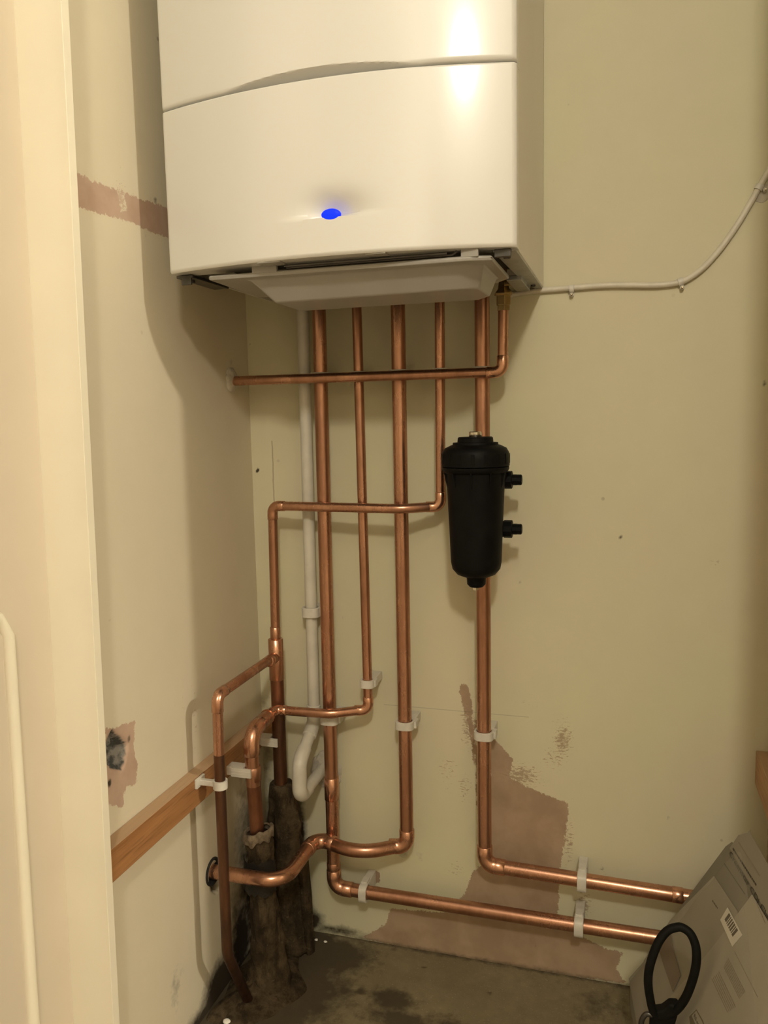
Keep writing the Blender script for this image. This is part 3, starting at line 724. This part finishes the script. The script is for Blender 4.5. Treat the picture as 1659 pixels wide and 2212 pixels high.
# gussets below the collar
for k in range(10):
    a = 2 * PI * k / 10 + .35
    c, s_ = math.cos(a), math.sin(a)
    pr = [Vector((FX + c * rr, FY + s_ * rr, fz + h)) for rr, h in ((.0400, -.012), (.0462, -.012), (.0455, -.020), (.0412, -.040), (.0400, -.040))]
    off = Vector((-s_, c, 0)) * .0022
    MB().prism([p - off * .5 for p in pr], off).build('gusset', M['filter'], ft, bevel=.0003)
capm = [(-.0095, .0455), (-.0095, .0482), (.002, .0482), (.010, .0470), (.0155, .0440), (.0185, .038), (.0200, .0345), (.0205, .0325), (.0235, .0320), (.0240, .0255), (.0300, .0250), (.0315, .0235), (.0315, .0005)]
cap_o = MB().lathe(capm, (FX, FY, fz), (0, 0, 1), 56).build('screw_cap', M['filter'], ft, smooth=True, angle=35)
for k in range(16):
    a = 2 * PI * k / 16 + .1
    c, s_ = math.cos(a), math.sin(a)
    p = Vector((FX + c * .0478, FY + s_ * .0478, fz)); tt = Vector((-s_, c, 0)) * .0026; nn = Vector((c, s_, 0)) * .0008
    MB().prism([p - tt + Vector((0, 0, -.006)), p + tt + Vector((0, 0, -.006)), p + tt + Vector((0, 0, .0085)), p - tt + Vector((0, 0, .0085))], nn).build('grip', M['filter'], cap_o, bevel=.0006)
tag(MB().lathe([(.031, .0085), (.0325, .009), (.038, .009), (.039, .0080), (.039, .0005)], (FX, FY, fz), (0, 0, 1), 28).build('bleed_plug', M['chrome'], ft, smooth=True), 'shiny nickel plug on top')
MB().lathe([(-.185, .0005), (-.185, .010), (-.181, .0135), (-.172, .0140), (-.168, .017)], (FX, FY, fz), (0, 0, 1), 32).build('drain_boss', M['filter'], ft, smooth=True)
tag(MB().lathe([(-.190, .0005), (-.190, .0050), (-.184, .0055)], (FX - .001, FY, fz), (0, 0, 1), 6).build('drain_plug', M['chrome'], ft, bevel=.0003), 'nickel hexagon plug underneath')
for zz in (-.0935, -.1655):
    v = MB().lathe([(0, .0110), (.010, .0120), (.010, .0130), (.022, .0130), (.022, .0080), (.029, .0080)], (FX + .026, FY + .030, z(zz)), (1, 0, 0), 10).build('side_port', M['filter'], ft, bevel=.0006)
    MB().lathe([(.029, .0078), (.037, .0078), (.038, .0065)], (FX + .024, FY + .030, z(zz)), (1, 0, 0), 10).build('port_nut', M['filter'], v, bevel=.0005)
# bracket reaching back to the pipe
MB().box((FX - .012, FY + .035, z(-.12)), (FX + .012, YP - .008, z(-.085))).build('rear_port', M['filter'], ft, bevel=.003)
MB().box((FX - .012, FY + .032, z(-.18)), (FX + .012, YP - .008, z(-.15))).build('rear_port', M['filter'], ft, bevel=.003)

# ------------------------------------------------------------------ cable and its nail clips
cb = thing('white_cable', (0, -.004, z(.18)), 'white cable leaving the boiler and rising in a curve to the right', 'cable')
cp = [W(x, y, -.0045) for x, y in ((1085, 640), (1130, 632), (1172, 627), (1235, 622), (1300, 617), (1360, 616), (1420, 616), (1470, 609), (1510, 586), (1550, 545), (1590, 490), (1620, 440), (1640, 405), (1659, 372), (1690, 318))]
def catmull(p, n=8):
    o = []
    for i in range(len(p) - 1):
        a = p[max(i - 1, 0)]; b = p[i]; c = p[i + 1]; d = p[min(i + 2, len(p) - 1)]
        for k in range(n):
            t_ = k / n
            o.append(.5 * ((2 * b) + (c - a) * t_ + (2 * a - 5 * b + 4 * c - d) * t_ * t_ + (3 * b - a - 3 * c + d) * t_ ** 3))
    o.append(p[-1]); return o
MB().tube(catmull(cp), .0042, 14).build('sheath', M['cable'], cb, smooth=True)
for (x, y), lb_ in (((1235, 624), 'first white nail clip on the cable, close to the boiler'), ((1470, 609), 'white nail clip where the cable starts to rise'), ((1640, 405), 'white nail clip on the cable at the chipped plaster, by the right edge')):
    p = W(x, y, -.0045)
    t = thing('cable_clip', p, lb_, 'cable clip')
    i = min(range(len(cp) - 1), key=lambda i: (cp[i] - p).length)
    d = (cp[min(i + 1, len(cp) - 1)] - cp[max(i - 1, 0)]).normalized(); u = Vector((d.z, 0, -d.x))
    if u.z > 0: u = -u
    o = MB()
    ring = [p + u * (.0058 * math.cos(a)) + Vector((0, 1, 0)) * (-.0058 * math.sin(a)) for a in np.linspace(-.5, PI + .3, 12)]
    ring2 = [p + u * (.0044 * math.cos(a)) + Vector((0, 1, 0)) * (-.0044 * math.sin(a)) for a in np.linspace(-.5, PI + .3, 12)][::-1]
    o.prism([q - d * .0035 for q in ring + ring2], d * .007)
    o.build('saddle', M['clip'], t, bevel=.0003)
    o = MB().lathe([(0, .0030), (.007, .0030), (.0075, .0024)], p + u * .0085 + Vector((0, .0045, 0)), (0, -1, 0), 12)
    nl = MB().lathe([(0, .0018), (.010, .0018), (.0108, .001)], p + u * .0085 + Vector((0, .0045, 0)), (0, -1, 0), 12)
    o.build('boss', M['clip'], t, smooth=True); nl.build('nail', M['chrome'], t, smooth=True)
lump(tuple(W(1646, 417, -.0005)), .011, .0016, .013, 31, 'plaster_chip', 'filler', 'crumbly round plaster chip behind the rightmost cable clip', 'chip', amp=.15)

# ------------------------------------------------------------------ lagging round the old pipes
def lagmat():
    mt, nt, bs = newmat('dirty_lagging')
    tc = node(nt, 'ShaderNodeTexCoord').outputs['Object']
    n1 = noise(nt, 24, 6, .7, tc); n2 = noise(nt, 140, 5, .7, tc)
    mp = node(nt, 'ShaderNodeMapping'); mp.inputs['Scale'].default_value = (1, 1, .2); nt.links.new(tc, mp.inputs[0])
    n3 = noise(nt, 60, 4, .6, mp.outputs[0])
    c = mix(nt, ramp(nt, n1, .40, .60), (.040, .029, .016), (.095, .068, .038))
    c = mix(nt, ramp(nt, n3, .5, .62, 0, .7), c, (.022, .016, .010))
    c = mix(nt, ramp(nt, n2, .62, .72, 0, .4), c, (.24, .20, .14))
    nt.links.new(c, bs.inputs['Base Color']); bs.inputs['Roughness'].default_value = .95; bs.inputs['Specular IOR Level'].default_value = .1
    bump(nt, bs, math_(nt, 'ADD', n1, math_(nt, 'MULTIPLY', n2, .5)), 1, .006)
    return mt
M['lag'] = lagmat()
M['lagdark'] = simple('lagging_black', (.012, .010, .008), .5, 0, .5, 60, .8)
def lagging(name, label, pts, radii, seed, flat=1.0):
    rnd = random.Random(seed); mb = MB()
    P = [Vector(p) for p in pts]; path = []; rr = []
    for i in range(len(P) - 1):
        for k in range(10):
            t_ = k / 10; path.append(P[i].lerp(P[i + 1], t_)); rr.append(radii[i] * (1 - t_) + radii[i + 1] * t_)
    path.append(P[-1]); rr.append(radii[-1])
    n = 40; vs = []
    ph = [rnd.uniform(0, 6.28) for _ in range(8)]
    for i, (p, r_) in enumerate(zip(path, rr)):
        for k in range(n):
            a = 2 * PI * k / n
            q = 1 + .09 * math.sin(2 * a + ph[0] + i * .16) + .06 * math.sin(5 * a + ph[1] + .3 * i) + .05 * math.sin(9 * a + ph[2] - .45 * i) + .05 * math.sin(.8 * i + ph[3]) + rnd.uniform(-.085, .085)
            vs.append((p.x + math.cos(a) * r_ * q, p.y + math.sin(a) * r_ * q * flat, p.z))
    N = len(path)
    mb.add(vs, [(i * n + k, i * n + (k + 1) % n, (i + 1) * n + (k + 1) % n, (i + 1) * n + k) for i in range(N - 1) for k in range(n)] + [tuple(range(n)), tuple((N - 1) * n + k for k in range(n))])
    o = mb.build(name, M['lag'], None, smooth=True, angle=180, sub=1)
    return tag(o, label, 'pipe lagging')
l1 = lagging('pipe_lagging', 'filthy brown lagging round the nearer old pipe, with a frayed cloth top', [(-.547, -.155, z(-.643)), (-.546, -.153, z(-.69)), (-.545, -.150, z(-.78)), (-.543, -.148, z(-.84)), (-.540, -.150, -.002)], [.021, .021, .023, .025, .034], 3)
l2 = lagging('pipe_lagging', 'dark mouldy lagging round the pipe deepest in the corner, below the tee', [(-.551, -.052, z(-.606)), (-.549, -.050, z(-.68)), (-.548, -.050, z(-.76)), (-.546, -.050, z(-.84)), (-.542, -.050, -.002)], [.020, .029, .027, .028, .032], 4)
# frayed collar of cloth
rg = MB(); rnd = random.Random(9); n = 36; vs = []
for j, (h, r0) in enumerate(((-.012, .0225), (-.004, .0245), (.004, .0250), (.008, .0215), (.003, .0180))):
    for k in range(n):
        a = 2 * PI * k / n
        vs.append((-.5475 + math.cos(a) * r0 * rnd.uniform(.9, 1.12), -.1555 + math.sin(a) * r0 * rnd.uniform(.9, 1.12), z(-.643) + h * rnd.uniform(.5, 1.5) + .006 * math.cos(a)))
rg.add(vs, [(j * n + k, j * n + (k + 1) % n, (j + 1) * n + (k + 1) % n, (j + 1) * n + k) for j in range(4) for k in range(n)])
M['rag'] = simple('frayed_cloth', (.17, .13, .085), .95, 0, .35, 120, .8)
tag(rg.build('cloth_collar', M['rag'], l1, smooth=True, sub=1), 'frayed pale cloth edge')
tg = MB()
tg.box((-.5795, -.1600, z(-.700)), (-.5365, -.1560, z(-.700) + .001))
vs = []
for j in range(9):
    for k in range(15):
        a = -PI * .95 + PI * .9 * k / 14
        r0 = .0268 + .0012 * random.random()
        vs.append((-.546 + math.cos(a) * r0, -.153 + math.sin(a) * r0, z(-.735) + .055 * j / 8 + (random.uniform(-.004, .004) if j in (0, 8) else 0)))
tg = MB().add(vs, [(j * 15 + k, j * 15 + k + 1, (j + 1) * 15 + k + 1, (j + 1) * 15 + k) for j in range(8) for k in range(14)])  # black sheet curved round the front of the lagging
tag(tg.build('black_patch', M['lagdark'], l1, smooth=True), 'black patch over the lagging')
# vertical boards of old lagging between the two
tag(MB().tube([(-.520, -.052, z(-.735)), (-.516, -.052, z(-.80)), (-.512, -.055, -.002)], .009, 12, noise=.25).build('lagging_strip', M['lag'], l2, smooth=True), 'loose brown strip')
# mortar heap on the floor round the thin pipe
hm = MB(); rnd = random.Random(21); vs = []; nr, na = 14, 44
for j in range(nr + 1):
    q = j / nr
    for k in range(na):
        a = 2 * PI * k / na
        rx, ry = .064, .10
        h = .026 * (1 - q) ** 1.1 * rnd.uniform(.75, 1.2) if j < nr else -.004
        rx *= 1 + .16 * math.sin(3 * a + 1) + .10 * math.sin(7 * a); ry *= 1 + .14 * math.sin(2 * a) + .10 * math.sin(5 * a + 2)
        vs.append((max(XL + .002, -.556 + math.cos(a) * rx * q * rnd.uniform(.93, 1.07)), min(-.004, -.165 + math.sin(a) * ry * q * rnd.uniform(.93, 1.07)), h))
hm.add(vs, [(j * na + k, j * na + (k + 1) % na, (j + 1) * na + (k + 1) % na, (j + 1) * na + k) for j in range(nr) for k in range(na)])
tag(hm.build('mortar_heap', M['lag'], None, smooth=True, sub=1), 'dirty brown heap of mortar on the floor where the old pipes go down', 'mortar', kind='stuff')
# crumbs on the floor
cr = [((492, 2207), .006, 'white plaster lump by the bottom edge, largest of the floor crumbs'), ((598, 2163), .0035, 'long white plaster crumb in the dark stain, right of the heap'), ((586, 2176), .0028, 'tiny white crumb just below the long one beside the heap'),
      ((703, 2034), .0028, 'tiny white crumb near the wall right of the lagging'), ((632, 2084), .0028, 'grey crumb on the dark floor in front of the lagging'), ((683, 2030), .003, 'small grey crumb beside the wall right of the lagging'), ((592, 2016), .003, 'pale flake at the foot of the corner lagging')]
for i, ((x, y), s_, lb_) in enumerate(cr):
    p = WZ(x, y, s_ * .5)
    if i == 6: p = Vector((p.x, p.y, s_ * .5))
    lump((p.x, p.y, p.z), s_ * 1.3, s_, s_ * .6, 50 + i, 'plaster_crumb', 'plaster_crumb', lb_, 'crumb', 8, 6, .4)

# ------------------------------------------------------------------ paperwork in a plastic bag, leaning on the right wall
A = WZ(1362, 2119, .006); _q = W(1618, 1800, -.172); E_ = (_q - A).normalized(); T_ = Vector((.157, -.987, 0)).normalized(); T_ = (T_ - E_ * T_.dot(E_)).normalized()
N_ = T_.cross(E_)
if N_.x > 0: N_ = -N_
def st(px, py):
    d = Vector(ray(px, py)); c = Vector((0, CAMY, H)); t_ = (A - c).dot(N_) / d.dot(N_); q = c + d * t_ - A
    return q.dot(E_), q.dot(T_)
def PP(s_, t_, h=0): return A + E_ * s_ + T_ * t_ + N_ * h
def sheet(parent, name, poly, h, th, col, rough=.6, mat=None):
    if mat is None: mat = simple(name + '_paper', col, rough, 0, .03, 25)
    return MB().prism([PP(*p, h) for p in poly], N_ * th).build(name, mat, parent)
doc = thing('boiler_manuals', tuple(A), 'stack of boiler booklets and sheets with a barcode sticker, leaning on the right wall', 'papers')
S0 = lambda pts: [st(*p) for p in pts]
sheet(doc, 'booklet', [(.015, .006), (.405, .006), (.405, .225), (.012, .235)], 0, .006, (0.211, 0.191, 0.156))
sheet(doc, 'folded_sheet', S0([(1367, 2117), (1402, 2078), (1430, 2120), (1410, 2260), (1388, 2232)]), .0062, .0004, (0.351, 0.324, 0.265))
sheet(doc, 'cover_band', S0([(1478, 1965), (1578, 1832), (1592, 1822), (1692, 2010), (1655, 2050), (1600, 1990), (1470, 2080)]), .0062, .0005, (0.183, 0.168, 0.133))
sheet(doc, 'cover_top', S0([(1588, 1836), (1607, 1808), (1632, 1802), (1740, 1990), (1700, 2030)]), .0069, .0004, (0.265, 0.242, 0.195))
card = sheet(doc, 'card', S0([(1555, 1897), (1607, 1973), (1612, 2000), (1520, 2120), (1440, 2200), (1405, 2200), (1402, 2080), (1459, 1993)]), .0078, .0006, (0.320, 0.296, 0.238))
sht = sheet(doc, 'printed_sheet', S0([(1641, 1938), (1740, 2100), (1640, 2330), (1420, 2330), (1400, 2240), (1452, 2170), (1516, 2098), (1560, 2045)]), .0088, .0006, (0.390, 0.359, 0.289))
sheet(doc, 'shaded_gap', S0([(1431, 2037), (1462, 2016), (1470, 2060), (1486, 2112), (1469, 2148), (1450, 2095)]), .0098, .0004, (.15, .105, .065))  # dark strip laid on top in place of a shaded gap between papers
lbl = sheet(doc, 'barcode_label', S0([(1589, 1966), (1622, 2026), (1600, 2051), (1573, 1993)]), .0100, .0003, (.80, .77, .68))
ink = simple('ink', (.06, .05, .035), .6)
ink2 = simple('ink_grey', (.25, .22, .165), .6)
# bars run across the sticker
q0, q1, q2, q3 = [Vector(st(*p)) for p in ((1593, 1978), (1615, 2020), (1603, 2034), (1583, 1992))]
bm_ = MB()
a0 = 0
for wbar, gap in ((.16, .04), (.05, .05), (.08, .05), (.08, .04), (.09, .05), (.05, .04), (.13, .03)):
    b0 = min(1, a0 + wbar)
    quad = [q0.lerp(q1, a0), q0.lerp(q1, b0), q3.lerp(q2, b0), q3.lerp(q2, a0)]
    bm_.prism([PP(p[0], p[1], .0104) for p in quad], N_ * .0001); a0 = b0 + gap
bm_.build('barcode', ink, lbl)
def textline(parent, name, px0, px1, h, hgt, mat, words=None, seed=1):
    """a line of small print as a row of ink dashes"""
    rnd = random.Random(seed); a = Vector(st(*px0)); b = Vector(st(*px1)); d = (b - a).normalized(); up = Vector((d.y, -d.x)) * -1
    L = (b - a).length; s_ = 0; mb = MB()
    while s_ < L:
        wl = rnd.uniform(.4, 2.0) * hgt * 1.6
        p = a + d * s_; q = a + d * min(L, s_ + wl)
        mb.prism([PP(v[0], v[1], h) for v in (p, q, q + up * hgt, p + up * hgt)], N_ * .0001); s_ += wl + hgt * .6
    return mb.build(name, mat, parent)
def real_text(parent, name, txt, px0, px1, h, mat, size):
    a = Vector(st(*px0)); b = Vector(st(*px1)); d2 = (b - a).normalized()
    X_ = (E_ * d2[0] + T_ * d2[1]).normalized(); Y_ = N_.cross(X_)
    cu = bpy.data.curves.new(name, 'FONT'); cu.body = txt; cu.size = size; cu.extrude = .0001
    o = bpy.data.objects.new('tmp_text', cu); COL.objects.link(o)
    bpy.context.view_layer.update()
    dg = bpy.context.evaluated_depsgraph_get(); me = bpy.data.meshes.new_from_object(o.evaluated_get(dg))
    bpy.data.objects.remove(o)
    wd = max(v.co.x for v in me.vertices); k = (b - a).length / wd
    org = PP(a[0], a[1], h)
    vs = [org + X_ * (v.co.x * k) + Y_ * (v.co.y) + N_ * v.co.z for v in me.vertices]
    mb = MB().add(vs, [tuple(p.vertices) for p in me.polygons])
    return mb.build(name, mat, parent)
real_text(doc, 'title_text', 'Greenstar CDi Classic', (1587, 1849), (1690, 2022), .0076, ink, .0085)
textline(doc, 'subtitle_print', (1596, 1835), (1648, 1915), .0076, .0022, ink, seed=2)
textline(doc, 'subtitle_print', (1608, 1822), (1655, 1895), .0076, .0016, ink2, seed=3)
textline(doc, 'rule_print', (1576, 1868), (1622, 1935), .0070, .0012, ink, seed=4)
textline(card, 'card_mark', (1553, 1948), (1565, 1965), .0086, .0022, ink, seed=5)
for i in range(6):
    f0 = i / 5
    textline(sht, 'small_print', (1590 - 9 * f0, 2075 + 18 * f0), (1628 - 12 * f0, 2148 + 14 * f0), .0096, .0014, ink2, seed=10 + i)
    textline(sht, 'small_print', (1570 - 15 * f0, 2104 + 16 * f0), (1607 - 17 * f0, 2180 + 12 * f0), .0096, .0014, ink2, seed=20 + i)
textline(sht, 'small_print', (1604, 2060), (1656, 2160), .0096, .0010, ink2, seed=31)
textline(sht, 'small_print', (1652, 1955), (1672, 2000), .0096, .0012, ink2, seed=32)
lg = sheet(sht, 'logo_box', S0([(1521, 2186), (1536, 2212), (1545, 2240), (1522, 2250), (1508, 2225), (1505, 2202)]), .0096, .0002, (.12, .09, .05), .6)
sheet(lg, 'logo_panel', S0([(1521, 2189), (1534, 2213), (1542, 2237), (1529, 2241), (1519, 2218), (1511, 2200)]), .0099, .0001, (0.374, 0.343, 0.273), .6)
real_text(lg, 'logo_text', 'Ben', (1515, 2200), (1531, 2236), .0101, ink, .006)

bagm, nt, bs = newmat('clear_bag_plastic')
bs.inputs['Base Color'].default_value = (.50, .47, .38, 1); bs.inputs['Roughness'].default_value = .35; bs.inputs['Alpha'].default_value = .22
n_ = noise(nt, 18, 3, .5); bump(nt, bs, n_, .6, .004)
mb = MB(); nu_, nv_ = 26, 20
sv_ = [(-.000, .350), (-.02, .29)]
vs = []
for j in range(nv_ + 1):
    for i in range(nu_ + 1):
        s_ = -.002 + .430 * i / nu_; t_ = -.003 + .27 * j / nv_
        e = min(i, nu_ - i, j, nv_ - j)
        h = (.0125 if e > 1 else .007 * e) + .0012 * math.sin(i * 1.1 + j * .7) * (e > 1)
        vs.append(PP(s_, t_, h))
fs = [(j * (nu_ + 1) + i, j * (nu_ + 1) + i + 1, (j + 1) * (nu_ + 1) + i + 1, (j + 1) * (nu_ + 1) + i) for j in range(nv_) for i in range(nu_)]
mb.add(vs, fs)

tag(mb.build('plastic_bag', bagm, None, smooth=True), 'clear plastic bag wrapped round the boiler booklets against the right wall', 'bag')

# ------------------------------------------------------------------ black looped tool
YT = -.235
tl = thing('looped_tool', tuple(W(1440, 2260, YT)), 'black plastic tool with a big oval loop handle in front of the bagged papers', 'tool')
cl = [(1462, 2003), (1440, 2012), (1420, 2040), (1404, 2085), (1400, 2120), (1404, 2155), (1412, 2185), (1430, 2196), (1455, 2186), (1478, 2160), (1495, 2120), (1504, 2080), (1503, 2045), (1492, 2018), (1476, 2005)]
pts = [W(x, y, YT - .012 * math.sin((y - 2000) / 190 * PI)) for x, y in cl]
loop = catmull([pts[-1]] + pts + [pts[0], pts[1]], 6)[6:-6]
MB().tube(loop, .0054, 14, caps=False).build('loop_handle', M['loop'], tl, smooth=True)
bd = [W(x, y, YT - .004) for x, y in ((1408, 2186), (1430, 2183), (1446, 2170), (1462, 2172), (1470, 2178), (1462, 2205), (1452, 2240), (1440, 2290), (1405, 2290), (1402, 2230), (1404, 2205))]
MB().prism(bd, (0, .016, 0)).build('tool_body', M['loop'], tl, bevel=.004, seg=3)
sm = [W(x, y, YT) for x, y in ((1410, 2194), (1398, 2190), (1388, 2200), (1384, 2220), (1388, 2245), (1402, 2262))]
MB().tube(catmull(sm, 5), .0034, 10).build('small_loop', M['metal_dark'], tl, smooth=True)
